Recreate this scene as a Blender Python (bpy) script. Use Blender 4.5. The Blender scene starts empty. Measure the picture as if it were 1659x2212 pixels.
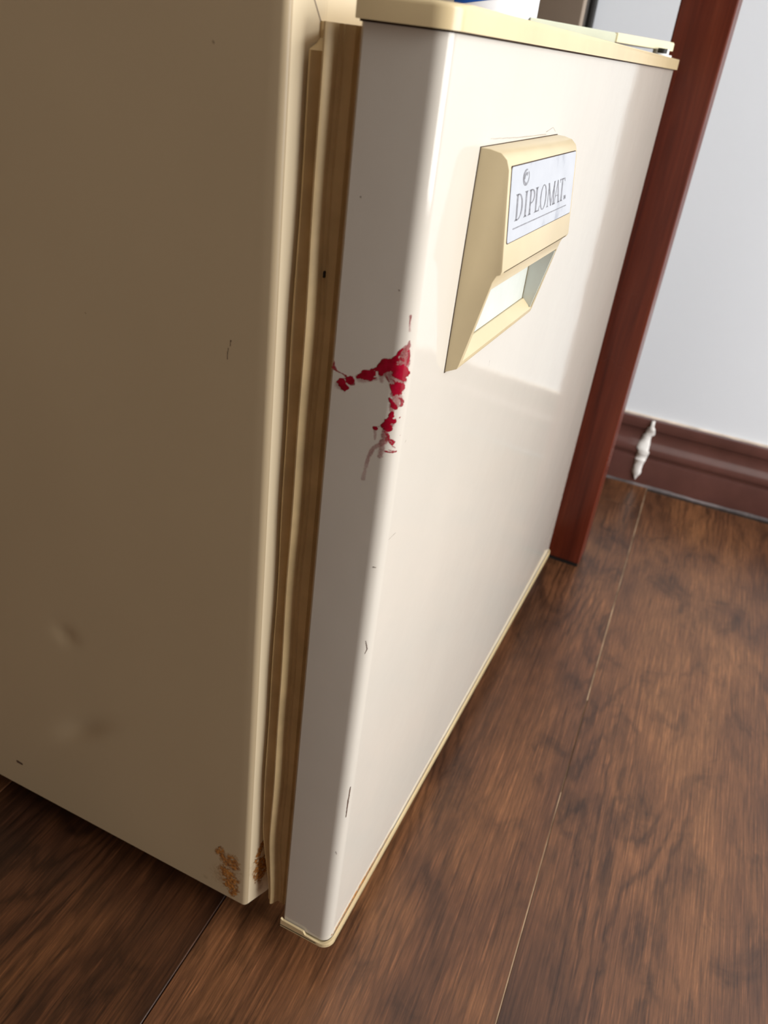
import bpy, bmesh, math, random
import numpy as np
from mathutils import Matrix, Vector
random.seed(7)
# ------------------------------------------------------------------ camera
SC = bpy.context.scene
CAM_R = ((0.4200057, 0.4165629, -0.8062696), (-0.9001869, 0.3039536, -0.3118905), (0.1151466, 0.8567891, 0.5026467))
CAM_C = (-0.2511311, -0.0958084, 0.4666296)
cam_d = bpy.data.cameras.new('camera'); cam = bpy.data.objects.new('camera', cam_d)
SC.collection.objects.link(cam); SC.camera = cam
m = Matrix.Identity(4)
for i in range(3):
    for j in range(3): m[i][j] = CAM_R[i][j]
    m[i][3] = CAM_C[i]
cam.matrix_world = m
cam_d.sensor_fit = 'VERTICAL'; cam_d.sensor_height = 36.0
cam_d.lens = 1750.93 / 2212 * 36.0
cam_d.clip_start = 0.01
cam_d.dof.use_dof = True; cam_d.dof.focus_distance = 0.36; cam_d.dof.aperture_fstop = 15.0
# ------------------------------------------------------------------ light
SC.view_settings.view_transform = 'Standard'; SC.view_settings.look = 'None'
SC.view_settings.gamma = 1.0; SC.view_settings.use_curve_mapping = False
SC.view_settings.exposure = 0.17
W = bpy.data.worlds.new('world'); SC.world = W; W.use_nodes = True
W.node_tree.nodes['Background'].inputs[0].default_value = (0.9, 0.95, 1.0, 1)
W.node_tree.nodes['Background'].inputs[1].default_value = 1.0
ROT = math.radians(2.5)                       # the room stands 2.5 degrees off the fridge
RX, RB, RF, RL, RH = 0.7775, 0.66, -1.60, -2.00, 2.4   # right / back / front / left wall, ceiling (room frame)
WX0, WX1, WZ0, WZ1 = -0.76, 0.42, 0.15, 2.10             # window opening in the front wall
def room(x, y, z=0.0):
    return Vector((x * math.cos(ROT) - y * math.sin(ROT), x * math.sin(ROT) + y * math.cos(ROT), z))
ld = bpy.data.lights.new('window_daylight', 'AREA'); ld.shape = 'RECTANGLE'
ld.size = WX1 - WX0; ld.size_y = WZ1 - WZ0; ld.energy = 53.0; ld.color = (1.0, 0.985, 0.965)
lo = bpy.data.objects.new('window_daylight', ld); SC.collection.objects.link(lo)
lo.location = room((WX0 + WX1) / 2, RF - 0.03, (WZ0 + WZ1) / 2); lo.rotation_euler = (math.radians(90), 0, ROT)
# traced outlines in surface coordinates (1e-5 m): along the surface, height, half width
RED_FILM=[[1,[[1894,36583,65],[1994,36746,86],[2147,36866,86],[2307,36919,86],[2417,36969,96],[2487,37118,64],[2537,37239,38],[2605,37382,30],[2670,37466,21]]],[1,[[1780,36530,39],[1897,36561,54],[2040,36576,97],[2194,36685,76],[2373,36777,118],[2486,36779,129],[2577,36749,118]]],[1,[[2037,36598,65],[2005,36474,76]]],[1,[[2612,36640,129],[2707,36579,150],[2815,36444,97],[2873,36372,64]]],[1,[[2755,36809,75],[2778,36718,128],[2917,36576,96],[2955,36664,53]]],[1,[[2707,36579,129],[2917,36576,107]]],[1,[[2705,36071,152],[2698,35954,152],[2822,36049,108],[2830,36166,54]]],[1,[[2591,36107,65],[2685,35883,87]]],[1,[[1100,36059,26],[1193,36107,55],[1380,36204,114],[1521,36253,120],[1677,36376,92],[1766,36446,26]]],[1,[[1321,36282,55],[1380,36204,66]]],[0.9,[[1579,36176,55],[1622,36129,55],[1725,36180,26],[1842,36223,11]]],[1,[[729,35794,45],[823,35855,100],[879,35917,84]]],[1,[[338,35657,18],[459,35721,67],[526,35679,116],[584,35611,101],[666,35550,89],[728,35555,56]]],[0.7,[[857,35769,67],[981,35779,44]]],[0.75,[[727,35935,20],[633,35988,27],[502,36041,13],[375,36054,11],[246,36090,20],[177,36143,49],[135,36191,58],[125,36294,27],[144,36415,11]]],[0.6,[[2892,37768,17],[2884,37592,53],[2799,37483,80],[2745,37304,127],[2814,37126,127],[2863,36944,117],[2637,36960,96]]],[0.9,[[2916,37412,30],[2969,37206,30],[2943,37074,42],[2913,36941,38]]],[0.85,[[2660,37120,47],[2774,37092,38]]],[0.9,[[2517,37056,53],[2603,37058,30]]],[0.45,[[2240,36514,119],[2462,36432,173],[2655,36300,173],[2766,36213,151]]],[0.4,[[2382,36345,108],[2558,36196,130],[2650,36160,130]]],[0.3,[[2016,36385,76],[2079,36171,65]]],[0.55,[[2803,38666,27],[2812,38527,23],[2819,38399,17]]],[0.3,[[2822,38377,25],[2844,38140,29]]],[0.95,[[2408,36143,17],[2469,36017,33],[2530,35888,33]]],[0.8,[[2208,36391,20],[2351,36221,15]]],[0.8,[[2405,36350,15],[2547,36286,17],[2604,36179,17]]],[0.4,[[2563,35800,109],[2683,35719,131],[2812,35603,109]]],[0.3,[[1152,36038,88],[1351,36021,77],[1845,36201,55]]],[0.25,[[400,35549,112],[636,35470,78]]],[1,[[2450,35614,24],[2498,35535,39],[2554,35456,30]]],[0.95,[[2603,35422,52],[2645,35329,72],[2681,35283,60],[2751,35278,15]]],[0.85,[[2876,35607,37],[2937,35488,52],[2922,35408,52]]],[0.8,[[2771,35667,18],[2876,35607,30]]],[0.45,[[2577,35757,104],[2652,35637,104],[2727,35529,82],[2777,35384,60]]],[0.45,[[2551,35350,60],[2590,35159,68]]],[1,[[2609,35063,45],[2598,34963,68],[2533,34871,27],[2508,34817,45]]],[1,[[2510,34801,53],[2592,34761,68],[2716,34749,57]]],[1,[[2512,34784,61],[2477,34694,76],[2450,34521,119],[2517,34485,104],[2591,34447,68]]],[1,[[2312,34500,53],[2415,34546,91],[2497,34397,61]]],[0.6,[[2640,34619,68],[2574,34528,61]]],[0.95,[[2003,34315,51],[2063,34316,49]]],[0.6,[[2240,34470,8],[2129,34404,8]]],[0.25,[[2045,34252,54],[2061,34121,43],[2081,33888,39]]],[0.9,[[2412,34310,15],[2520,34199,34],[2574,34141,49],[2607,34060,18]]],[0.7,[[2555,34036,74],[2535,33947,38]]],[0.5,[[2423,34347,69],[2434,34130,89],[2481,34005,95],[2430,33890,89],[2344,33780,74]]],[0.35,[[2344,33780,77],[2222,33656,65],[2098,33532,62],[1981,33356,62],[1906,33104,60],[1872,32864,55]]],[0.22,[[1872,32864,55],[1839,32621,55],[1817,32345,60],[1790,32118,64]]],[0.35,[[2397,33762,77],[2373,33548,77],[2371,33287,78]]],[0.9,[[2611,33958,23],[2700,33863,31],[2768,33830,31],[2823,33914,28],[2750,33975,24],[2620,34010,21]]],[0.5,[[2725,33915,69]]],[0.6,[[2787,33743,15],[2897,33675,12]]],[0.85,[[2538,33518,19],[2650,33501,20],[2779,33488,17],[2967,33508,17]]],[0.6,[[2654,33593,11],[2787,33553,12],[2909,33530,11]]],[0.7,[[2911,34883,20],[2934,34905,15]]],[0.5,[[3054,34153,18]]]]
DOOR_SCUFFS=[[0.8,[[2985,15336,33],[2959,14358,49],[2954,13172,27]]],[0.6,[[2753,24483,29],[2866,24030,39],[2787,23786,20]]],[0.7,[[551,42140,22],[571,42115,23]]],[0.6,[[2293,39462,20],[2311,39450,20]]],[0.5,[[2652,28321,37],[2768,28299,19]]],[0.5,[[7470,38789,15],[7566,38699,15]]],[0.35,[[3282,29496,18],[3969,29469,18]]],[0.4,[[3551,33701,17],[3622,33751,17]]],[0.4,[[15512,43943,20],[16571,44092,13],[17164,43885,13]]],[0.3,[[7857,43987,14],[11365,43891,20],[15591,43848,20]]],[0.4,[[2653,10591,35],[2716,10404,36]]],[0.5,[[13399,33912,15],[13376,34194,15]]]]
DOOR_RUST=[[1,[[3116,2962,51],[4892,2652,99],[5816,2802,109],[6797,3095,119],[8066,3125,93],[9622,2794,68],[11230,3077,22]]],[0.6,[[12957,3237,22],[16868,3545,41],[20468,3487,20]]],[0.5,[[22871,3545,23],[31355,3311,22]]]]
SIDE_RUST=[[0.9,[[7287,6137,105],[7047,6700,78],[6912,6067,158],[6657,5753,211],[6268,6303,183],[6190,5666,210]]],[1,[[6796,4915,213],[6478,4721,266],[6221,4483,213],[6459,3892,241],[6138,3696,188],[6281,3077,108]]],[0.4,[[6941,4185,376],[6334,5237,370]]],[0.3,[[8121,3439,82],[8089,3419,82]]]]
FLANGE_RUST=[[1,[[964,7616,75],[729,7146,126],[562,6572,102]]],[1,[[450,6188,128],[790,5883,230],[966,4979,231],[719,4578,259],[484,5420,155]]],[0.7,[[810,4071,130],[562,4388,104]]],[0.4,[[737,5602,410],[842,3398,131]]]]
SIDE_SCUFFS=[[0.7,[[7111,36186,26],[7146,35941,21]]],[0.7,[[7228,35847,18],[7260,35414,23]]],[0.9,[[22328,4895,118],[21985,4883,117]]],[0.3,[[14165,35601,38],[14142,35587,38]]],[0.3,[[8032,45890,45],[7996,45868,45]]]]
# ------------------------------------------------------------------ helpers
COL = SC.collection
def obj(name, me, mat=None, parent=None, smooth=False, loc=None, rot=None):
    if isinstance(me, bmesh.types.BMesh):
        bm = me; me = bpy.data.meshes.new(name); bmesh.ops.recalc_face_normals(bm, faces=bm.faces); bm.to_mesh(me); bm.free()
    if mat: me.materials.append(mat)
    o = bpy.data.objects.new(name, me); COL.objects.link(o)
    if parent: o.parent = parent
    if loc: o.location = loc
    if rot: o.rotation_euler = rot
    if smooth: shade(me)
    return o
def shade(me, ang=35):
    me.shade_smooth()
    try: me.set_sharp_from_angle(angle=math.radians(ang))
    except Exception: pass
def empty(name, loc=(0, 0, 0), rotz=0):
    o = bpy.data.objects.new(name, None); COL.objects.link(o); o.location = loc; o.rotation_euler = (0, 0, rotz); return o
def tag(o, label=None, cat=None, group=None, kind=None):
    if label: o['label'] = label
    if cat: o['category'] = cat
    if group: o['group'] = group
    if kind: o['kind'] = kind
    return o
def add_box(bm, x0, x1, y0, y1, z0, z1, bev=0, seg=2):
    r = bmesh.ops.create_cube(bm, size=1)
    for v in r['verts']:
        v.co = Vector(((x0 + x1) / 2 + v.co.x * (x1 - x0), (y0 + y1) / 2 + v.co.y * (y1 - y0), (z0 + z1) / 2 + v.co.z * (z1 - z0)))
    if bev:
        es = list({e for v in r['verts'] for e in v.link_edges})
        bmesh.ops.bevel(bm, geom=es, offset=bev, segments=seg, profile=0.5, affect='EDGES')
def box(*a, **k):
    bm = bmesh.new(); add_box(bm, *a, **k); return bm
def add_prism(bm, pts, axis, a, b):
    """polygon pts in the two other axes, extruded along axis from a to b"""
    def P(p, t):
        return {'x': (t, p[0], p[1]), 'y': (p[0], t, p[1]), 'z': (p[0], p[1], t)}[axis]
    va = [bm.verts.new(P(p, a)) for p in pts]; vb = [bm.verts.new(P(p, b)) for p in pts]
    n = len(pts); fs = [bm.faces.new(va), bm.faces.new(vb[::-1])]
    for i in range(n): fs.append(bm.faces.new((va[i], va[(i + 1) % n], vb[(i + 1) % n], vb[i])))
    return va, vb
def prism(pts, axis, a, b):
    bm = bmesh.new(); add_prism(bm, pts, axis, a, b); return bm
def add_cyl(bm, c, r, z0, z1, n=20, r2=None):
    bmesh.ops.create_cone(bm, cap_ends=True, segments=n, radius1=r, radius2=r if r2 is None else r2, depth=z1 - z0,
                          matrix=Matrix.Translation((c[0], c[1], (z0 + z1) / 2)))
def arc(cx, cy, r, a0, a1, n):
    return [(cx + r * math.cos(math.radians(a0 + (a1 - a0) * i / n)), cy + r * math.sin(math.radians(a0 + (a1 - a0) * i / n))) for i in range(n + 1)]
def grid_mesh(name, X, Y, Z):
    ny, nx = X.shape
    v = np.stack([X, Y, Z], -1).reshape(-1, 3)
    idx = np.arange(nx * ny).reshape(ny, nx)
    f = np.stack([idx[:-1, :-1], idx[:-1, 1:], idx[1:, 1:], idx[1:, :-1]], -1).reshape(-1, 4)
    me = bpy.data.meshes.new(name); me.from_pydata(v.tolist(), [], f.tolist()); return me
def bake(o):
    """apply the modifiers of o"""
    dg = bpy.context.evaluated_depsgraph_get(); dg.update()
    me = bpy.data.meshes.new_from_object(o.evaluated_get(dg)); o.modifiers.clear(); old = o.data; o.data = me
    bpy.data.meshes.remove(old); return o
# value noise for edges of smears and dents
_P = np.random.RandomState(3).rand(256, 256)
def vnoise(x, y):
    xi = np.floor(x).astype(int); yi = np.floor(y).astype(int); fx = x - xi; fy = y - yi
    fx = fx * fx * (3 - 2 * fx); fy = fy * fy * (3 - 2 * fy)
    g = lambda a, b: _P[a % 256, b % 256]
    return (g(xi, yi) * (1 - fx) + g(xi + 1, yi) * fx) * (1 - fy) + (g(xi, yi + 1) * (1 - fx) + g(xi + 1, yi + 1) * fx) * fy
def fbm(x, y, o=4):
    s = 0; a = 0.5
    for k in range(o): s = s + a * vnoise(x * 2 ** k + 17.3 * k, y * 2 ** k + 5.1 * k); a *= 0.5
    return s
# ------------------------------------------------------------------ materials
class NT:
    def __init__(s, name):
        s.m = bpy.data.materials.new(name); s.m.use_nodes = True; s.t = s.m.node_tree; s.n = s.t.nodes; s.l = s.t.links
        s.b = s.n['Principled BSDF']; s.out = s.n['Material Output']
    def node(s, typ, **kw):
        n = s.n.new(typ)
        for k, v in kw.items():
            if k in n.inputs.keys() if isinstance(k, str) else False: n.inputs[k].default_value = v
            else: setattr(n, k, v)
        return n
    def link(s, a, b): s.l.new(a, b)
    def tex(s, scale, mapping=(1, 1, 1), detail=4, rough=0.55, dist=0.0, loc=None, out='Object'):
        tc = s.node('ShaderNodeTexCoord'); mp = s.node('ShaderNodeMapping'); mp.inputs['Scale'].default_value = mapping
        if loc: mp.inputs['Location'].default_value = loc
        s.link(tc.outputs[out], mp.inputs['Vector'])
        n = s.node('ShaderNodeTexNoise'); n.inputs['Scale'].default_value = scale; n.inputs['Detail'].default_value = detail
        n.inputs['Roughness'].default_value = rough; n.inputs['Distortion'].default_value = dist
        s.link(mp.outputs['Vector'], n.inputs['Vector']); return n
    def ramp(s, src, stops):
        r = s.node('ShaderNodeValToRGB'); e = r.color_ramp.elements
        while len(e) < len(stops): e.new(0.5)
        for i, (p, c) in enumerate(stops): e[i].position = p; e[i].color = (c[0], c[1], c[2], 1) if not isinstance(c, (int, float)) else (c, c, c, 1)
        s.link(src, r.inputs['Fac']); return r
    def mix(s, fac, a, b, blend='MIX'):
        m = s.node('ShaderNodeMix', data_type='RGBA', blend_type=blend)
        for val, i in ((fac, 0), (a, 6), (b, 7)):
            if hasattr(val, 'is_output'): s.link(val, m.inputs[i])
            else: m.inputs[i].default_value = val if i == 0 else (*val, 1)
        return m.outputs[2]
    def bump(s, h, strength, dist=0.001, chain=None):
        b = s.node('ShaderNodeBump'); b.inputs['Strength'].default_value = strength; b.inputs['Distance'].default_value = dist
        s.link(h, b.inputs['Height'])
        if chain is not None: s.link(chain, b.inputs['Normal'])
        s.link(b.outputs['Normal'], s.b.inputs['Normal']); return b.outputs['Normal']
def plain(name, col, rough=0.4, spec=0.5, var=0.08, scale=30, bump=0.0, coat=0.0, metal=0.0, bscale=None, bdist=0.001):
    t = NT(name); t.b.inputs['Roughness'].default_value = rough; t.b.inputs['Metallic'].default_value = metal
    t.b.inputs['Specular IOR Level'].default_value = spec
    t.b.inputs['Coat Weight'].default_value = coat; t.b.inputs['Coat Roughness'].default_value = 0.05
    n = t.tex(scale)
    r = t.ramp(n.outputs['Fac'], [(0.3, [c * (1 - var) for c in col]), (0.7, [min(1, c * (1 + var)) for c in col])])
    t.link(r.outputs['Color'], t.b.inputs['Base Color'])
    if bump:
        b = t.tex(bscale or scale * 4); t.bump(b.outputs['Fac'], bump, bdist)
    return t.m
# fridge sheet metal
M = {}
M['door'] = plain('door_enamel', (0.585, 0.545, 0.48), 0.08, 0.5, 0.025, 9, bump=0.12, bscale=16, bdist=0.0022)
M['frame'] = plain('cream_frame_lit', (0.76, 0.64, 0.44), 0.35, 0.4, 0.03, 6)  # lighter than the cabinet side: light on the front flange painted in
M['cabinet'] = plain('cabinet_enamel_shaded', (0.50, 0.395, 0.25), 0.38, 0.4, 0.03, 6, bump=0.05, bscale=900, bdist=0.0002)  # side shade put into the colour, darker than the front frame
M['cap'] = plain('yellowed_plastic', (0.64, 0.51, 0.295), 0.24, 0.5, 0.06, 18, bump=0.05, bscale=120)
M['handle'] = plain('handle_plastic', (0.60, 0.495, 0.31), 0.30, 0.5, 0.04, 40, bump=0.03, bscale=300)
M['gasket'] = plain('gasket_vinyl', (0.62, 0.46, 0.24), 0.42, 0.4, 0.12, 60)
M['hinge_cover_lit'] = plain('hinge_plastic_lit', (0.72, 0.66, 0.44), 0.35, 0.5, 0.03, 40)  # lit part of the hinge cover, its brightness put into the colour
M['hinge'] = plain('hinge_plastic_shaded', (0.50, 0.52, 0.40), 0.35, 0.5, 0.03, 40)  # shaded part of the same cover, shade put into the colour
M['nylon'] = plain('white_nylon', (0.85, 0.85, 0.84), 0.4, 0.4, 0.02)
M['liner'] = plain('pocket_plastic', (0.58, 0.61, 0.57), 0.3, 0.5, 0.05, 60)
M['black'] = plain('black_rubber', (0.012, 0.011, 0.010), 0.5, 0.4, 0.2, 60)
M['dark'] = plain('dark_joint', (0.05, 0.03, 0.018), 0.7, 0.2, 0.2, 80)
M['joint'] = plain('grey_joint', (0.20, 0.15, 0.13), 0.7, 0.2, 0.2, 80)
M['grime'] = plain('grime', (0.20, 0.16, 0.08), 0.8, 0.2, 0.3, 200)
M['print'] = plain('grey_print', (0.20, 0.20, 0.22), 0.45, 0.4, 0.45, 700)
def plate_mat():
    t = NT('silver_plate'); t.b.inputs['Roughness'].default_value = 0.33; t.b.inputs['Specular IOR Level'].default_value = 0.5
    n = t.tex(70, (1, 1, 1), 5)
    r = t.ramp(n.outputs['Fac'], [(0.28, (0.30, 0.32, 0.37)), (0.40, (0.44, 0.46, 0.50)), (0.8, (0.50, 0.52, 0.56))])
    t.link(r.outputs['Color'], t.b.inputs['Base Color']); return t.m
M['plate'] = plate_mat()
def film_mat(name, c0, c1, rough, nscale, speckle=0.0):
    """a thin film whose thickness is stored on the mesh (attribute film)"""
    t = NT(name); t.b.inputs['Roughness'].default_value = rough
    at = t.node('ShaderNodeAttribute'); at.attribute_name = 'film'
    n = t.tex(nscale, detail=5)
    r = t.ramp(n.outputs['Fac'], [(0.35, c0), (0.65, c1)]); t.link(r.outputs['Color'], t.b.inputs['Base Color'])
    fac = at.outputs['Fac']
    if speckle:
        n2 = t.tex(speckle, detail=4); mul = t.node('ShaderNodeMath', operation='MULTIPLY')
        rr = t.ramp(n2.outputs['Fac'], [(0.34, 0.0), (0.47, 1.0)]); t.link(rr.outputs['Color'], mul.inputs[0]); t.link(fac, mul.inputs[1]); fac = mul.outputs[0]
    tr = t.node('ShaderNodeBsdfTransparent'); mx = t.node('ShaderNodeMixShader')
    t.link(fac, mx.inputs[0]); t.link(tr.outputs[0], mx.inputs[1]); t.link(t.b.outputs[0], mx.inputs[2]); t.link(mx.outputs[0], t.out.inputs['Surface'])
    return t.m
M['red'] = film_mat('red_enamel_smear', (0.24, 0.001, 0.012), (0.36, 0.003, 0.026), 0.2, 300)
M['rust'] = film_mat('rust', (0.16, 0.050, 0.008), (0.62, 0.27, 0.05), 0.8, 600, speckle=420)
M['scuff'] = film_mat('scuff', (0.06, 0.03, 0.02), (0.14, 0.07, 0.04), 0.7, 500)
def wood_floor():
    t = NT('laminate_plank'); t.b.inputs['Roughness'].default_value = 0.33; t.b.inputs['Specular IOR Level'].default_value = 0.5
    tc = t.node('ShaderNodeTexCoord'); oi = t.node('ShaderNodeObjectInfo')
    ofs = t.node('ShaderNodeVectorMath', operation='SCALE'); ofs.inputs[0].default_value = (13.0, 7.0, 5.0); t.link(oi.outputs['Random'], ofs.inputs['Scale'])
    add = t.node('ShaderNodeVectorMath', operation='ADD'); t.link(tc.outputs['Object'], add.inputs[0]); t.link(ofs.outputs[0], add.inputs[1])
    def noise(mapping, scale, detail=4, rough=0.55, dist=0.0):
        mp = t.node('ShaderNodeMapping'); mp.inputs['Scale'].default_value = mapping; t.link(add.outputs[0], mp.inputs['Vector'])
        n = t.node('ShaderNodeTexNoise'); n.inputs['Scale'].default_value = scale; n.inputs['Detail'].default_value = detail
        n.inputs['Roughness'].default_value = rough; n.inputs['Distortion'].default_value = dist; t.link(mp.outputs[0], n.inputs['Vector']); return n.outputs['Fac']
    blotch = noise((1, 2.2, 1), 4.5, 3, 0.6, 0.4)
    patch = noise((1, 1.8, 1), 16, 4, 0.6, 0.8)
    field = noise((0.55, 3.2, 1), 3.6, 1.5, 0.4)                   # rings: contours of a slow field give cathedrals
    mul = t.node('ShaderNodeMath', operation='MULTIPLY'); t.link(field, mul.inputs[0]); mul.inputs[1].default_value = 150
    jit = noise((2.5, 9, 1), 14, 3); ja = t.node('ShaderNodeMath', operation='MULTIPLY_ADD'); t.link(jit, ja.inputs[0]); ja.inputs[1].default_value = 9.0; t.link(mul.outputs[0], ja.inputs[2])
    sn = t.node('ShaderNodeMath', operation='SINE'); t.link(ja.outputs[0], sn.inputs[0])
    ring = t.node('ShaderNodeMath', operation='MULTIPLY_ADD'); t.link(sn.outputs[0], ring.inputs[0]); ring.inputs[1].default_value = 0.5; ring.inputs[2].default_value = 0.5
    fib = noise((1, 42, 1), 20, 6, 0.75, 0.1)
    fib2 = noise((1, 20, 1), 45, 5, 0.75)
    base = t.ramp(blotch, [(0.30, (0.050, 0.021, 0.011)), (0.45, (0.115, 0.046, 0.020)), (0.60, (0.180, 0.075, 0.030)), (0.78, (0.26, 0.115, 0.046))])
    pr = t.ramp(patch, [(0.32, 0.32), (0.44, 0.85), (0.62, 1.04), (0.75, 1.25)])
    c = t.mix(0.7, base.outputs['Color'], pr.outputs['Color'], 'MULTIPLY')
    rr = t.ramp(ring.outputs[0], [(0.0, 0.58), (0.35, 0.95), (1.0, 1.12)])
    rm = t.ramp(noise((1, 1.6, 1), 4.0, 2), [(0.45, 0.15), (0.60, 0.95)])
    c = t.mix(rm.outputs['Color'], c, t.mix(1.0, c, rr.outputs['Color'], 'MULTIPLY'))
    fr = t.ramp(fib, [(0.34, 0.42), (0.48, 0.90), (0.57, 1.12), (0.66, 1.9)])
    c = t.mix(0.9, c, fr.outputs['Color'], 'MULTIPLY')
    f2 = t.ramp(fib2, [(0.35, 0.72), (0.65, 1.25)])
    c = t.mix(0.8, c, f2.outputs['Color'], 'MULTIPLY')
    c = t.mix(1.0, c, oi.outputs['Color'], 'MULTIPLY')
    t.link(c, t.b.inputs['Base Color'])
    t.bump(fib, 0.12, 0.0006); return t.m
M['plank'] = wood_floor()
def red_wood():
    t = NT('mahogany_varnish'); t.b.inputs['Roughness'].default_value = 0.32; t.b.inputs['Specular IOR Level'].default_value = 0.4
    a = t.tex(24, (4, 4, 0.22), 5, 0.6, 0.6); b = t.tex(120, (3, 3, 0.08), 4); h = t.tex(7, (1, 1, 0.8), 4)
    r = t.ramp(a.outputs['Fac'], [(0.3, (0.066, 0.010, 0.005)), (0.55, (0.115, 0.019, 0.008)), (0.75, (0.15, 0.030, 0.013))])
    fr = t.ramp(b.outputs['Fac'], [(0.35, 0.8), (0.65, 1.12)])
    c = t.mix(0.7, r.outputs['Color'], fr.outputs['Color'], 'MULTIPLY')
    t.link(c, t.b.inputs['Base Color'])
    hr = t.ramp(h.outputs['Fac'], [(0.4, 0.26), (0.62, 0.5)]); t.link(hr.outputs['Color'], t.b.inputs['Roughness'])
    return t.m
M['post'] = red_wood()
M['skirt'] = plain('skirting_wood', (0.115, 0.048, 0.040), 0.2, 0.5, 0.2, 14, coat=0.8)
M['wall'] = plain('white_paint', (0.87, 0.925, 0.99), 0.6, 0.3, 0.012, 5, bump=0.06, bscale=160)
M['wallb'] = plain('dark_unseen_wall', (0.13, 0.085, 0.05), 0.7, 0.3, 0.02, 5)  # unseen walls, dark finish added to cut bounce onto the fridge side
M['ceil'] = plain('ceiling_paint', (0.8, 0.79, 0.76), 0.8, 0.2, 0.02, 5)
M['sub'] = plain('subfloor', (0.06, 0.04, 0.03), 0.9, 0.1, 0.3, 60)
M['dust'] = plain('joint_dust', (0.36, 0.26, 0.17), 0.9, 0.1, 0.6, 25)
M['caulk'] = plain('white_caulk', (0.82, 0.80, 0.77), 0.5, 0.4, 0.08, 60, bump=0.4, bscale=150, bdist=0.002)
M['paint'] = plain('old_paint_edge', (0.66, 0.56, 0.46), 0.7, 0.3, 0.3, 40)
M['seal'] = plain('grey_sealant', (0.13, 0.11, 0.11), 0.7, 0.4, 0.6, 30)
M['jar'] = plain('white_jar_plastic', (0.82, 0.83, 0.86), 0.3, 0.5, 0.02, 20)
M['blue'] = plain('blue_print', (0.01, 0.09, 0.42), 0.4, 0.4, 0.1, 40)
M['taupe'] = plain('taupe_panel', (0.36, 0.29, 0.23), 0.7, 0.2, 0.06, 10)
# ------------------------------------------------------------------ setting
fl = obj('floor', box(RL - .1, RX + .1, RF - .1, RB + .1, -0.05, -0.0022), M['sub'], rot=(0, 0, ROT)); tag(fl, kind='structure')
rp = random.Random(11); SEAM_A = -0.0985; PW = 0.1742; GAP = 0.0006
def plank(x0, x1, row):
    y0 = SEAM_A + row * PW + GAP / 2; y1 = y0 + PW - GAP
    bm = box(-(x1 - x0) / 2, (x1 - x0) / 2, -(y1 - y0) / 2, (y1 - y0) / 2, -0.008, 0)
    es = [e for e in bm.edges if all(v.co.z > -0.001 for v in e.verts)]
    bmesh.ops.bevel(bm, geom=es, offset=0.0004, segments=1, affect='EDGES')
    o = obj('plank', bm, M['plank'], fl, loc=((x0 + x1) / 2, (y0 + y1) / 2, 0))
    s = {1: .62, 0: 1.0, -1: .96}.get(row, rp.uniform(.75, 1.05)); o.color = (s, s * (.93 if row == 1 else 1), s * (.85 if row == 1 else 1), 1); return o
JOINT = {0: 0.6945, -1: -0.45, 1: 0.42, -2: 0.47}
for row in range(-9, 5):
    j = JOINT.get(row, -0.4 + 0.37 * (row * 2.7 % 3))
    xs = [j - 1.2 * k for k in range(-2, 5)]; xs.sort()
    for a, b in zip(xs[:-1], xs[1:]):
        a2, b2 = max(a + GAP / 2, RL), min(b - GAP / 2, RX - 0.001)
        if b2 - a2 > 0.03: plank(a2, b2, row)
for xa, xb, zt in ((-.3, .20, -.0004), (.20, .31, -.0010), (.31, RX - .019, -.00025)): obj('joint_filler', box(xa, xb, SEAM_A - .0004, SEAM_A + .0004, -.003, zt), M['dust'], fl)
tag(obj('wall_right', box(RX, RX + .1, RF - .1, RB + .1, 0, RH), M['wall'], rot=(0, 0, ROT)), kind='structure')
tag(obj('wall_back', box(RL - .1, RX, RB, RB + .1, 0, RH), M['wallb'], rot=(0, 0, ROT)), kind='structure')
tag(obj('wall_left', box(RL - .1, RL, RF - .1, RB, 0, RH), M['wallb'], rot=(0, 0, ROT)), kind='structure')
tag(obj('ceiling', box(RL - .1, RX + .1, RF - .1, RB + .1, RH, RH + .1), M['ceil'], rot=(0, 0, ROT)), kind='structure')
bm = bmesh.new()
add_box(bm, RL, WX0, RF - .1, RF, 0, RH); add_box(bm, WX1, RX, RF - .1, RF, 0, RH)
add_box(bm, WX0, WX1, RF - .1, RF, 0, WZ0); add_box(bm, WX0, WX1, RF - .1, RF, WZ1, RH)
tag(obj('wall_front', bm, M['wallb'], rot=(0, 0, ROT)), kind='structure')
wf = tag(obj('window_1', box(WX0 + .0, WX1, RF - .09, RF - .06, WZ0, WZ0 + .04, bev=.003), M['nylon'], rot=(0, 0, ROT)), kind='structure')
for a in ((WX0, WX0 + .04, WZ0, WZ1), (WX1 - .04, WX1, WZ0, WZ1), (WX0, WX1, WZ1 - .04, WZ1)):
    obj('window_frame', box(a[0], a[1], RF - .09, RF - .06, a[2], a[3], bev=.003), M['nylon'], wf)
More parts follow.
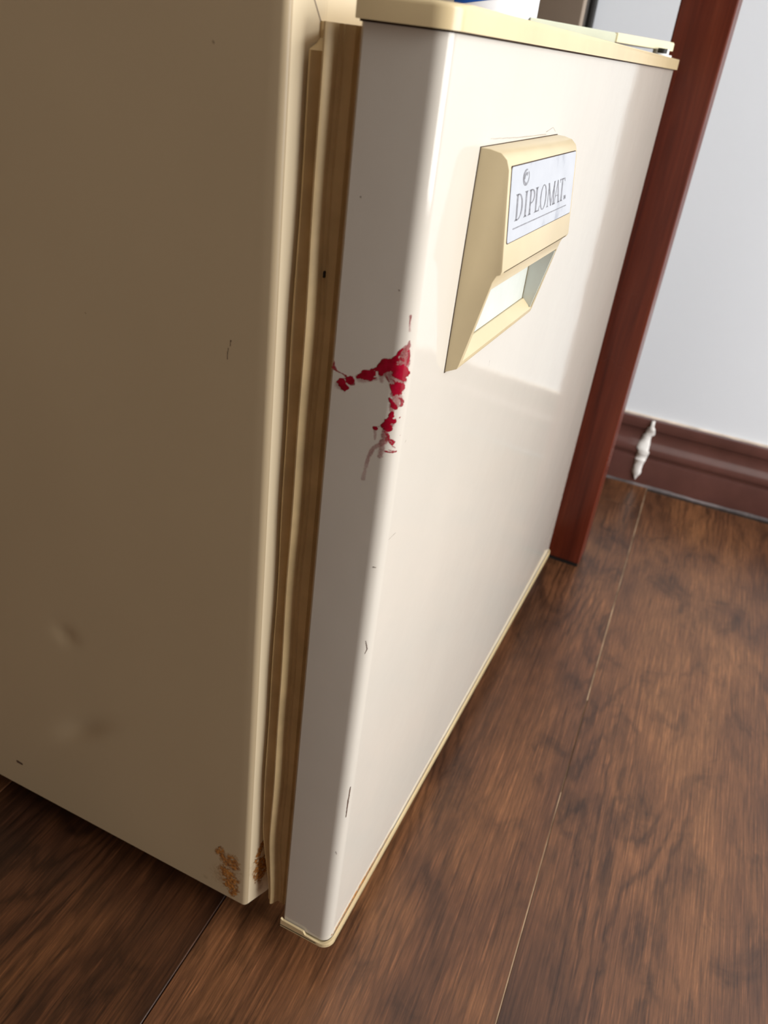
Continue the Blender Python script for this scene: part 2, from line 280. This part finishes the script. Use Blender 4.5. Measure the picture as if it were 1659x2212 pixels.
# moulded skirting along the right wall
prof = [(0, 0), (.0180, 0), (.0180, .036), (.0172, .0375), (.0152, .0380), (.0152, .0420), (.0165, .0425), (.0176, .0445), (.0176, .0475), (.0166, .0505), (.0145, .0535),
        (.0110, .0560), (.0080, .0590), (.0066, .0640), (.0066, .0690), (.0076, .0730), (.0100, .0750), (.0106, .0775), (.0106, .0850), (.0092, .0875), (.0060, .0885), (0, .0885)]
bb = tag(obj('baseboard_right', prism([(RX - d, z) for d, z in prof], 'y', RF, RB), M['skirt'], smooth=True, rot=(0, 0, ROT)), kind='structure')
rs = random.Random(4)
bm = bmesh.new(); prev = None                      # smeared sealant along the foot of the skirting
for k in range(241):
    y = -0.55 + 0.6 * k / 240; w = 0.0012 + 0.0022 * float(fbm(np.array(k * .09), np.array(.5))); h = 0.001 + 0.004 * float(fbm(np.array(k * .07), np.array(7.5)))
    ring = [bm.verts.new((RX - .018 - d, y, z)) for d, z in ((-.0005, h), (.0007, h * .8), (w, .0004), (w, -.001), (-.0005, -.001))]
    if prev:
        for i in range(5): bm.faces.new((prev[i], prev[(i + 1) % 5], ring[(i + 1) % 5], ring[i]))
    prev = ring
obj('sealant_line', bm, M['seal'], bb, smooth=True)
bm = bmesh.new(); prev = None                      # ragged edge of wall paint on top of the skirting
for k in range(241):
    y = -0.55 + 0.6 * k / 240; w = 0.0035 + 0.0045 * max(0, float(fbm(np.array(k * .11), np.array(3.5))) - .3)
    ring = [bm.verts.new((RX - d, y, z)) for d, z in ((0, .0896), (w, .0893), (w + .0006, .0884), (0, .0880))]
    if prev:
        for i in range(4): bm.faces.new((prev[i], prev[(i + 1) % 4], ring[(i + 1) % 4], ring[i]))
    prev = ring
obj('paint_edge', bm, M['paint'], bb)
# white caulk smear down the skirting
def surf_d(z):
    for (d0, z0), (d1, z1) in zip(prof[1:-1], prof[2:]):
        if z0 <= z <= z1 and z1 > z0: return d0 + (d1 - d0) * (z - z0) / (z1 - z0)
    return 0.006
bm = bmesh.new(); prev = None
for k in range(41):
    u = k / 40; z = 0.088 - 0.080 * u
    yc = -0.0830 - 0.002 * math.sin(5 * u) + 0.0035 * math.sin(2.6 * u + .4) + (0.0025 if 0.25 < u < .5 else 0)
    w = (0.0028 + 0.0022 * math.sin(math.pi * u) + 0.0035 * float(fbm(np.array(u * 9), np.array(2.2)))) * (0.55 if u < .12 else 1) * (1 if u < .9 else (1 - u) * 9 + .05)
    d = surf_d(z)
    ring = []
    for i in range(7):
        a = math.pi * i / 6
        ring.append(bm.verts.new((RX - d + 0.0008 - (0.001 + 0.0030 * math.sin(a)) * (0.7 + .6 * float(fbm(np.array(u * 14), np.array(i * .7)))), yc + w * math.cos(a), z)))
    if prev:
        for i in range(6): bm.faces.new((prev[i], prev[i + 1], ring[i + 1], ring[i]))
    prev = ring
obj('caulk_smear', bm, M['caulk'], bb, smooth=True)
# ------------------------------------------------------------------ fridge
DW, DT, DZ0, DZ1, DR = 0.48, 0.0295, 0.0292, 0.4705, 0.006
fr = empty('fridge', (0, 0, 0)); tag(fr, 'small cream fridge with white door, yellowed trim and red smear', 'fridge')
# cabinet shell: plan profile swept upward; left side is a fine grid with two dents
CX, CXR, CB, CZ0, CZ1 = -0.002, 0.482, 0.53, 0.027, 0.4812
front_l = arc(CX + .003, .0556, .003, 180, 252, 6)                # rounded outer corner
plan = [(CX, CB)] + front_l + [(.0118, .04815), (.0130, .0478)]
plan_r = [(CXR + CX - x if False else DW - x, y) for x, y in plan][::-1]
zs = np.linspace(CZ0, CZ1, 116)
ys = np.linspace(CB, front_l[0][1], 112)
def dent(y, z):
    d = 0.0010 * np.exp(-(((y - .1716) / .006) ** 2 + ((z - .1740) / .005) ** 2))
    yy, zz = y - .1640, z - .1035
    u = yy * math.cos(.9) + zz * math.sin(.9); w = -yy * math.sin(.9) + zz * math.cos(.9)
    d = d + 0.0020 * np.exp(-((u / .009) ** 2 + (w / .020) ** 2)) * (1 / (1 + np.exp(-u / .0014)))
    d = d + 0.0007 * (fbm(y * 9 + 3, z * 7 + 1, 2) - .4)
    edge = np.clip((y - .058) / .03, 0, 1) * np.clip((z - CZ0) / .03, 0, 1) * np.clip((CZ1 - z) / .03, 0, 1)
    return d * edge
def sweep(px, py, nl):
    px = np.array(px); py = np.array(py); n = len(px)
    X = np.repeat(px[None], len(zs), 0); Y = np.repeat(py[None], len(zs), 0); Z = np.repeat(zs[:, None], n, 1)
    if nl: X[:, :nl] += dent(Y[:, :nl], Z[:, :nl])
    me = grid_mesh('sweep', X, Y, Z); bm = bmesh.new(); bm.from_mesh(me); bm.verts.ensure_lookup_table(); bpy.data.meshes.remove(me)
    bm.faces.new([bm.verts[i] for i in range(n)][::-1]); bm.faces.new([bm.verts[(len(zs) - 1) * n + i] for i in range(n)])
    for r in range(len(zs) - 1): bm.faces.new((bm.verts[r * n + n - 1], bm.verts[r * n], bm.verts[(r + 1) * n], bm.verts[(r + 1) * n + n - 1]))
    return bm
na = len(front_l); mir = lambda l: [(DW - x, y) for x, y in l][::-1]
nl = len(ys)
side = front_l[1:]
pxy = [(CX, y) for y in ys] + side + mir(front_l) + [(DW - CX, CB)]
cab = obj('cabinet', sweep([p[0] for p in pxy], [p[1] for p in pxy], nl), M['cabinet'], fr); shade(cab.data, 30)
zs = np.linspace(CZ0, CZ1, 12)
pxy = [front_l[-1], (.0118, .04815), (.0130, .0478)] + mir([front_l[-1], (.0118, .04815), (.0130, .0478)]) + [(DW - .02, .0556), (.02, .0556)]
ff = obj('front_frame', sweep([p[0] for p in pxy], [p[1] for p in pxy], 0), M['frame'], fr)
# mitre joint of the front frame
for x in (.04, .44):
    for y in (.10, .48):
        b2 = bmesh.new(); add_cyl(b2, (x, y), .014, 0, .022, 20, .016); add_cyl(b2, (x, y), .006, .02, .0275); obj('foot', b2, M['black'], fr)
# gasket: lofted strip with rib, peeling off the cabinet at its lower end
def gasket_prof(z):
    peel = max(0, min(1, (0.095 - z) / 0.06)); peel = peel * peel * (3 - 2 * peel)
    wob = 0.0004 * math.sin(z * 31) + 0.0003 * math.sin(z * 77 + 1)
    back = 0.0488 - 0.0066 * peel; rib = 0.0416 - 0.0028 * peel + wob
    return [(.016, back), (.0045 + wob, back), (.0040 + wob, back - .0008), (.0046 + wob, back - .0024), (.0056 + wob, rib + .0028), (.0050, rib + .0020), (.0022 + wob, rib + .0012), (.0018 + wob, rib + .0004),
            (.0026 + wob, rib - .0006), (.0060, rib - .0024), (.0060, rib - .0036), (.0054, rib - .0041), (.0060, rib - .0046), (.0058, .0338), (.0048, .0332), (.0060, .0325), (.0062, .0312), (.0040, .0306), (.0040, .0292), (.016, .0292)]
bm = bmesh.new(); prev = None; gz = list(np.linspace(.0338, .4605, 90)) + [.4625, .4640, .4655, .4670, .4686]
for z in gz:
    pr = gasket_prof(z)
    if z > .4610: pr = [(x + (.006 if 1 <= i <= 4 else 0) * min(1, (z - .461) / .002), y) if i in (1, 2, 3, 4) else (x, y) for i, (x, y) in enumerate(pr)]
    ring = [bm.verts.new((x, y, z)) for x, y in pr]
    if prev:
        for i in range(len(ring)): bm.faces.new((prev[i], prev[(i + 1) % len(ring)], ring[(i + 1) % len(ring)], ring[i]))
    else: bm.faces.new(ring[::-1])
    prev = ring
bm.faces.new(prev)
add_box(bm, .016, .464, .0292, .0480, .4580, .4680); add_box(bm, .016, .464, .0292, .0480, .0340, .0440); add_box(bm, .464, .476, .0292, .0480, .0340, .4680)
gk = obj('gasket', bm, M['gasket'], fr, smooth=True)
b2 = bmesh.new(); add_box(b2, .0045, .0063, .0372, .0380, .3912, .3936, bev=.0003); obj('black_mark', b2, M['black'], fr)
# door sheet
plan = [(0.0012, DT), (0, DT - .0012)] + arc(DR, DR, DR, 180, 270, 10) + arc(DW - DR, DR, DR, 270, 360, 10) + [(DW, DT - .0012), (DW - .0012, DT)]
dp = obj('door_panel', prism(plan, 'z', DZ0, DZ1), M['door'], fr, smooth=True)
obj('door_liner', box(.004, .476, DT - .002, DT + .0012, .034, .468, bev=.0005), M['dark'], fr)
# caps
def cap_plan(e, r, back):
    return [(-e, back)] + arc(-e + r, -e + r, r, 180, 270, 8) + arc(DW + e + .0035 - r, -e + r, r, 270, 360, 8) + [(DW + e + .0035, back)]
bm = prism(cap_plan(.0022, .0085, .0302), 'z', .4704, .4772)
es = [e for e in bm.edges if all(v.co.z > .477 for v in e.verts)]
bmesh.ops.bevel(bm, geom=es, offset=.0016, segments=3, profile=.5, affect='EDGES')
tc = obj('top_cap', bm, M['cap'], fr, smooth=True); tc['label'] = 'yellowed plastic cap along the top of the door'
obj('cap_clip', box(.004, .010, .0290, .0312, .4702, .4716), M['cap'], fr)
obj('cap_joint', prism(cap_plan(.0003, .0066, .0296), 'z', .4698, .4704), M['dark'], fr)
# bottom cap: thin tray with an upturned lip, stepped on the left side
bm = prism(cap_plan(.0016, .0070, .0300), 'z', .0254, .0270)
outer = cap_plan(.0016, .0070, .0300); inner = cap_plan(.0004, .0062, .0300)
nn = len(outer); top = []
for i, (x, y) in enumerate(outer):
    top.append(.0303)
top[0] = .0318
pts = [(-.0016, .0300, .0322), (-.0016, .0288, .0312), (-.0016, .0155, .0308), (-.0016, .0140, .0285), (-.0016, .0070, .0280)]
allp = [((x, y, z), (x + .0012, y, z)) for x, y, z in pts]
for k, ((x, y), (xi, yi)) in enumerate(list(zip(outer, inner))[2:-1]):
    z = .0280 + (.0303 - .0280) * min(1, k / 6); allp.append(((x, y, z), (xi, yi, z)))
prev = None
for (x, y, z), (xi, yi, _) in allp:
    ring = [bm.verts.new(c) for c in ((x, y, .0262), (x, y, z), (xi, yi, z), (xi, yi, .0262))]
    if prev:
        for i in range(4): bm.faces.new((prev[i], prev[(i + 1) % 4], ring[(i + 1) % 4], ring[i]))
    else: bm.faces.new(ring)
    prev = ring
bm.faces.new(prev[::-1])
bc = obj('bottom_cap', bm, M['cap'], fr, smooth=True); bc['label'] = 'yellowed plastic tray cap along the bottom of the door'
# handle with finger pocket
HX0, HX1 = .0415, .1485
prof = [(.0006, .4376), (-.0036, .4376), (-.0075, .4369), (-.0099, .4350), (-.0112, .4318), (-.0153, .3976), (-.0148, .3962), (-.0135, .3956), (-.0124, .3930), (-.0055, .3600), (-.0047, .3574), (.0006, .3549)]
bm = bmesh.new(); va, vb = add_prism(bm, prof, 'x', HX0, HX1)
for side, sgn in ((va, 1), (vb, -1)):
    for v in side: v.co.x += sgn * 0.0021 * min(1, max(0, -v.co.y / .0125))
bmesh.ops.recalc_face_normals(bm, faces=bm.faces)
es = [e for e in bm.edges if (all(v in va for v in e.verts) or all(v in vb for v in e.verts)) and min(v.co.y for v in e.verts) < -.002 and min(v.co.z for v in e.verts) > .358]
bmesh.ops.bevel(bm, geom=es, offset=.0016, segments=3, profile=.5, affect='EDGES', clamp_overlap=True)
hd = obj('handle', bm, M['handle'], fr)
cut = obj('cutter', prism([(.004, .3890), (-.0060, .3890), (-.0123, .3900), (-.03, .3880), (-.03, .3480), (-.0066, .3590), (-.0012, .3642), (.004, .3642)], 'x', HX0 + .0040, HX1 - .0040))
md = hd.modifiers.new('b', 'BOOLEAN'); md.object = cut; md.operation = 'DIFFERENCE'; md.solver = 'EXACT'
bake(hd); shade(hd.data, 32); bpy.data.objects.remove(cut)
hd['label'] = 'yellowed plastic pull handle with a recessed finger pocket'
obj('handle_pocket', box(HX0 + .0045, HX1 - .0045, -.0004, .0004, .3640, .3890), M['liner'], hd)
obj('pocket_liner', prism([(0, .3642), (-.0050, .3600), (-.0114, .3890), (0, .3890)], 'x', HX1 - .0052, HX1 - .0040), M['liner'], hd)
obj('pocket_joint', box(HX0 + .0045, HX1 - .0052, -.0006, 0, .3638, .3643), M['grime'], hd)
obj('pocket_joint', box(HX1 - .0056, HX1 - .0051, -.0006, 0, .3640, .3890), M['grime'], hd)
obj('pocket_joint', prism([(-.0006, .3640), (-.0006, .3645), (-.0050, .3606), (-.0050, .3600)], 'x', HX1 - .0056, HX1 - .0052), M['grime'], hd)
obj('grip_edge', prism([(-.0133, .3957), (-.0149, .3964), (-.0152, .3969), (-.0136, .3952)], 'x', HX0 + .006, HX1 - .006), M['dark'], hd)
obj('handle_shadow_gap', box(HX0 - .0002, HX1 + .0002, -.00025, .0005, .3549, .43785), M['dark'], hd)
# nameplate on the sloping face: (x, v) -> point, v measured up the face
FB = Vector((0, -.0153, .3976)); FU = (Vector((0, -.0112, .4318)) - FB).normalized(); FN = Vector((1, 0, 0)).cross(FU)
if FN.y > 0: FN = -FN
def face(x, v, h): return Vector((x, 0, 0)) + FB + FU * v + FN * h
def on_face(bm, poly, h0, h1):
    a = [bm.verts.new(face(x, v, h0)) for x, v in poly]; b = [bm.verts.new(face(x, v, h1)) for x, v in poly]; n = len(poly)
    bm.faces.new(b)
    for i in range(n): bm.faces.new((a[i], a[(i + 1) % n], b[(i + 1) % n], b[i]))
def rrect(x0, x1, v0, v1, r):
    return arc(x0 + r, v0 + r, r, 180, 270, 4) + arc(x1 - r, v0 + r, r, 270, 360, 4) + arc(x1 - r, v1 - r, r, 0, 90, 4) + arc(x0 + r, v1 - r, r, 90, 180, 4)
bm = bmesh.new(); on_face(bm, rrect(.0458, .1438, .0092, .0356, .0012), -.0004, .00012); obj('plate_rim', bm, M['dark'], hd)
bm = bmesh.new(); on_face(bm, rrect(.0461, .1436, .0095, .0353, .0011), -.0004, .00025); np_ = obj('nameplate', bm, M['plate'], hd)
bm = bmesh.new()
V0, V1 = .01640, .02565; H = V1 - V0
def pg(*pts): on_face(bm, [(x, V0 + v * H) for x, v in pts], .0002, .00034)
def stem(x, w=.0018, a=0.0, b=1.0, lean=0.0): pg((x - w / 2, a), (x + w / 2, a), (x + w / 2 + lean, b), (x - w / 2 + lean, b))
def serif(x, v, w, up, lw=.0014):
    s = 1 if up else -1
    pg((x - w / 2, v), (x + w / 2, v), (x + lw / 2, v - s * .07), (x - lw / 2, v - s * .07)) if up else pg((x - w / 2, v), (x - lw / 2, v + .07), (x + lw / 2, v + .07), (x + w / 2, v))
def bowl(cx, cv, ro, vo, ri, vi, a0, a1, n=18):
    for i in range(n):
        t0 = math.radians(a0 + (a1 - a0) * i / n); t1 = math.radians(a0 + (a1 - a0) * (i + 1) / n)
        pg((cx + ri * math.cos(t0), cv + vi * math.sin(t0)), (cx + ro * math.cos(t0), cv + vo * math.sin(t0)), (cx + ro * math.cos(t1), cv + vo * math.sin(t1)), (cx + ri * math.cos(t1), cv + vi * math.sin(t1)))
# D I P L O M A T
stem(.0556); serif(.0553, 0, .0040, False); serif(.0553, 1, .0040, True); bowl(.0572, .5, .0056, .5, .0040, .455, -90, 90)
pg((.0556, 0), (.0574, 0), (.0574, .05), (.0556, .05)); pg((.0556, .95), (.0574, .95), (.0574, 1), (.0556, 1))
stem(.0672); serif(.0672, 0, .0046, False); serif(.0672, 1, .0046, True)
stem(.0733); serif(.0731, 0, .0046, False); serif(.0729, 1, .0038, True); bowl(.0748, .72, .0046, .28, .0031, .235, -90, 90)
pg((.0733, .95), (.0750, .95), (.0750, 1), (.0733, 1)); pg((.0733, .44), (.0750, .44), (.0750, .485), (.0733, .485))
stem(.0820); serif(.0820, 0, .0046, False); serif(.0820, 1, .0046, True); pg((.0820, 0), (.0868, 0), (.0868, .05), (.0820, .05)); pg((.0856, .02), (.0868, 0), (.0875, .22))
bowl(.0925, .5, .0047, .52, .0033, .48, 0, 360, 40)
stem(.1000, .0007, 0, 1, .0004); serif(.1000, 0, .0032, False, .0007); pg((.0992, 1), (.1012, 1), (.1062, 0), (.1050, 0)); pg((.1052, 0), (.1060, 0), (.1098, 1), (.1090, 1))
stem(.1095, .0014); serif(.1097, 0, .0042, False); pg((.1088, 1), (.1088, .94), (.1112, 1))
pg((.1111, 0), (.1117, 0), (.1152, 1), (.1145, 1)); pg((.1143, 1), (.1156, 1), (.1192, 0), (.1176, 0)); pg((.1123, .32), (.1178, .32), (.1180, .36), (.1124, .36)); serif(.1115, 0, .0030, False, .0006); serif(.1186, 0, .0040, False)
stem(.1232); serif(.1232, 0, .0046, False); pg((.1190, .95), (.1274, .95), (.1274, 1), (.1190, 1)); pg((.1190, 1), (.1190, .84), (.1199, .95)); pg((.1265, .95), (.1274, .84), (.1274, 1))
# TM
pg((.1276, .17), (.1288, .17), (.1288, .20), (.1276, .20)); stem(.1282, .0004, .02, .19); stem(.1294, .0004, .02, .2); pg((.1294, .2), (.1297, .2), (.1303, .06), (.1301, .06)); pg((.1301, .06), (.1303, .06), (.1310, .2), (.1307, .2)); stem(.1310, .0004, .02, .2)
on_face(bm, [(.0520, .01365), (.1337, .01345), (.1337, .01385), (.0520, .01405)], .0002, .00034)
obj('lettering', bm, M['print'], hd)
bm = bmesh.new()                                    # round swirl emblem
cx, cv = .0648, (.0306 - V0) / H; rx, rv = .0042, .0029 / H
for i in range(40):
    t = [math.radians(70 + 330 * (i + k) / 40) for k in (0, 1)]; w = [max(.12, 0.46 * math.sin(math.pi * ((i + k) / 40) ** .7)) for k in (0, 1)]
    pg(*[(cx + rx * (1 - w[k] * q) * math.cos(t[k]), cv + rv * (1 - w[k] * q) * math.sin(t[k])) for k, q in ((0, 0), (1, 0), (1, 1), (0, 1))])
for i in range(14):
    t = [math.radians(60 + 130 * (i + k) / 14) for k in (0, 1)]; w = [.1 + .32 * (1 - (i + k) / 14) for k in (0, 1)]
    pg(*[(cx + .0007 + rx * (.62 - w[k] * q) * math.cos(t[k]), cv - .02 + rv * (.66 - w[k] * q) * math.sin(t[k])) for k, q in ((0, 0), (1, 0), (1, 1), (0, 1))])
obj('emblem', bm, M['print'], hd)
# hinge cover on the top right, split into a shaded and a lit part
def slab(name, pl, z0, z1, mat):
    bm = prism(pl, 'z', z0, z1); bmesh.ops.recalc_face_normals(bm, faces=bm.faces)
    bmesh.ops.bevel(bm, geom=[e for e in bm.edges if all(v.co.z > z1 - 1e-4 for v in e.verts)], offset=.0006, segments=2, affect='EDGES')
    return obj(name, bm, mat, fr)
slab('hinge_cover_shaded', [(.3200, .0720), (.4085, .0352), (.4085, .1000), (.3600, .1000)], .4812, .4874, M['hinge'])
slab('hinge_cover_lit', [(.4085, .0340), (.4755, .0042), (.4800, .0060), (.4800, .1000), (.4085, .1000)], .4820, .4876, M['hinge_cover_lit'])
obj('hinge_leaf', box(.4100, .4790, .0560, .0990, .4810, .4822), M['nylon'], fr)
b2 = bmesh.new(); add_cyl(b2, (.468, .0115), .0060, .4770, .4826); add_cyl(b2, (.468, .0115), .0085, .4770, .4790); obj('hinge_bushing', b2, M['nylon'], fr, smooth=True)
b2 = bmesh.new(); add_cyl(b2, (.455, .0085), .0035, .4795, .4827); obj('hinge_screw', b2, M['black'], fr, smooth=True)
# ------------------------------------------------------------------ films: smear, rust, scuffs
def film(name, strokes, mat, surf, step=.0003, parent=fr, wob=.35, soft=1.0, lift=.00005, grow=1.0):
    P = np.array([p for _, pts in strokes for p in pts], float) * 1e-5; pad = P[:, 2].max() * 1.6
    s0, s1, z0, z1 = P[:, 0].min() - pad, P[:, 0].max() + pad, P[:, 1].min() - pad, P[:, 1].max() + pad
    S, Z = np.meshgrid(np.arange(s0, s1, step), np.arange(z0, z1, step)); A = np.zeros_like(S)
    nz = fbm(S * 900 + 40, Z * 900 + 9, 4) - .47; n2 = fbm(S * 2500, Z * 2500, 3) - .44
    for al, pts in strokes:
        q = np.array(pts, float) * 1e-5 * np.array((1, 1, grow)); D = np.full_like(S, 9.0)
        segs = [(q[i], q[min(i + 1, len(q) - 1)]) for i in range(max(1, len(q) - 1))]
        for a, b in segs:
            d = b[:2] - a[:2]; L = max(d @ d, 1e-14)
            t = np.clip(((S - a[0]) * d[0] + (Z - a[1]) * d[1]) / L, 0, 1)
            r = a[2] + (b[2] - a[2]) * t
            D = np.minimum(D, np.hypot(S - a[0] - t * d[0], Z - a[1] - t * d[1]) / r)
        e = .18 * soft + (0.5 * (1 - al)) * soft
        v = np.clip((1.0 + wob * 2 * nz + wob * n2 - D) / e, 0, 1) * al * (1 if al > .9 else (.95 + .9 * n2))
        A = np.maximum(A, np.clip(v, 0, 1))
    keep = A > .01
    ny, nx = S.shape; idx = np.arange(nx * ny).reshape(ny, nx)
    kq = keep[:-1, :-1] | keep[1:, :-1] | keep[:-1, 1:] | keep[1:, 1:]
    F = np.stack([idx[:-1, :-1], idx[:-1, 1:], idx[1:, 1:], idx[1:, :-1]], -1)[kq]
    used = np.unique(F); remap = -np.ones(nx * ny, int); remap[used] = np.arange(len(used)); F = remap[F]
    co = surf(S.ravel()[used], Z.ravel()[used], lift * (.6 + A.ravel()[used]))
    me = bpy.data.meshes.new(name); me.from_pydata(co.tolist(), [], F.tolist())
    at = me.attributes.new('film', 'FLOAT', 'POINT'); at.data.foreach_set('value', A.ravel()[used].astype(np.float32))
    me.shade_smooth(); return obj(name, me, mat, parent)
def door_surf(s, z, h):
    L1 = DT - DR; L2 = math.pi / 2 * DR; a = np.clip((s - L1) / DR, 0, math.pi / 2)
    x = np.where(s < L1, -h, np.where(s > L1 + L2, DR + s - L1 - L2, DR - (DR + h) * np.cos(a)))
    y = np.where(s < L1, DT - s, np.where(s > L1 + L2, -h, DR - (DR + h) * np.sin(a)))
    return np.stack([x, y, z], -1)
def side_surf(y, z, h): return np.stack([CX + dent(y, z) - h, y, z], -1)
fa = np.array(front_l[-1]); fb = np.array((.0118, .04815)); fd = (fb - fa) / np.linalg.norm(fb - fa); fn = np.array((fd[1], -fd[0]))
def flange_surf(s, z, h): return np.stack([fa[0] + fd[0] * s + fn[0] * h, fa[1] + fd[1] * s + fn[1] * h, z], -1)
jq = [flange_surf(np.array(s), np.array(z), np.array(.00008)).tolist() for s, z in ((.0039, .4811), (.0043, .4811), (.01155, .4683), (.0112, .4683))]
me = bpy.data.meshes.new('frame_joint'); me.from_pydata(jq, [], [(0, 1, 2, 3)]); obj('frame_joint', me, M['joint'], fr)
o = film('red_smear', RED_FILM, M['red'], door_surf, .00022, wob=.42, grow=1.7); o['label'] = 'glossy dark red smear on the door edge'
for k in DOOR_SCUFFS: film('scuff_mark', [k], M['scuff'], door_surf, .00025, wob=.2)
for al, pts in DOOR_RUST: film('rust_streak', [(al, [(s, 3170 + 12 * (i % 2), r) for i, (s, z, r) in enumerate(pts)])], M['rust'], door_surf, .0004, wob=.9, grow=1.25)
o = film('side_rust', SIDE_RUST, M['rust'], side_surf, .0003, wob=.6, soft=3, grow=2.3); o['label'] = 'orange rust patch on the cabinet corner'
film('flange_rust', FLANGE_RUST, M['rust'], flange_surf, .0003, wob=.6, soft=3, grow=1.9)
for k in SIDE_SCUFFS: film('scuff_mark', [k], M['scuff'], side_surf, .0003, wob=.3)
# ------------------------------------------------------------------ red-brown post
PX0, PT, PY0, PY1 = .516, .032, -.0290, .0135
po = empty('wooden_post', (PX0 + PT / 2, (PY0 + PY1) / 2, 0)); tag(po, 'red-brown varnished square wooden post beside the fridge door', 'post')
hx, hy = PT / 2, (PY1 - PY0) / 2
obj('upright', box(-hx, hx, -hy, hy, .004, 1.30, bev=.0012), M['post'], po)
obj('foot_pad', box(-hx + .001, hx - .001, -hy + .001, hy - .001, 0, .0042), M['black'], po)
# ------------------------------------------------------------------ things on and behind the fridge
jx, jy, jr = .330, .109, .0363
jar = empty('plastic_jar', (jx, jy, CZ1)); tag(jar, 'white plastic jar with a blue band standing on top of the fridge', 'jar')
def lathe(prof, n=48):
    bm = bmesh.new(); prev = None; first = None
    for i in range(n):
        a = 2 * math.pi * i / n; ring = [bm.verts.new((r * math.cos(a), r * math.sin(a), z)) for r, z in prof]
        if prev:
            for k in range(len(prof) - 1): bm.faces.new((prev[k], ring[k], ring[k + 1], prev[k + 1]))
        else: first = ring
        prev = ring
    for k in range(len(prof) - 1): bm.faces.new((prev[k], first[k], first[k + 1], prev[k + 1]))
    bmesh.ops.remove_doubles(bm, verts=bm.verts, dist=1e-6); return bm
obj('jar_body', lathe([(0, 0), (jr - .003, 0), (jr, .003), (jr, .095), (jr - .004, .104), (jr - .008, .108), (0, .108)]), M['jar'], jar, smooth=True)
obj('jar_lid', lathe([(0, .108), (jr - .005, .108), (jr - .004, .110), (jr - .004, .122), (jr - .006, .124), (0, .124)]), M['jar'], jar, smooth=True)
bm = bmesh.new(); prev = None                       # blue swoosh printed round the side
for i in range(33):
    a = math.radians(172 + 60 * i / 32); zc = .0085 + .00018 * (60 * i / 32) * .75; w = .0016
    r = jr + .0002; ring = [bm.verts.new((r * math.cos(a), r * math.sin(a), zc - w)), bm.verts.new((r * math.cos(a), r * math.sin(a), zc + w))]
    if prev: bm.faces.new((prev[0], ring[0], ring[1], prev[1]))
    prev = ring
obj('blue_band', bm, M['blue'], jar)
pn = tag(obj('panel', box(.62, .632, .113, .50, 0, .95, bev=.001), M['taupe']), 'tall taupe panel standing between the fridge and the right wall', 'panel')
cb = bmesh.new(); prev = None; cc = room(RX - .006, .105)
for k in range(61):
    z = .012 + 1.4 * k / 60; y = cc.y + .0008 * math.sin(z * 9); ring = [cb.verts.new((cc.x - .0045 * math.cos(a), y + .0045 * math.sin(a), z)) for a in [2 * math.pi * i / 10 for i in range(10)]]
    if prev:
        for i in range(10): cb.faces.new((prev[i], prev[(i + 1) % 10], ring[(i + 1) % 10], ring[i]))
    else: cb.faces.new(ring[::-1])
    prev = ring
cb.faces.new(prev)
tag(obj('power_cable', cb, M['black'], smooth=True), 'black cable running up the white wall behind the fridge', 'cable')
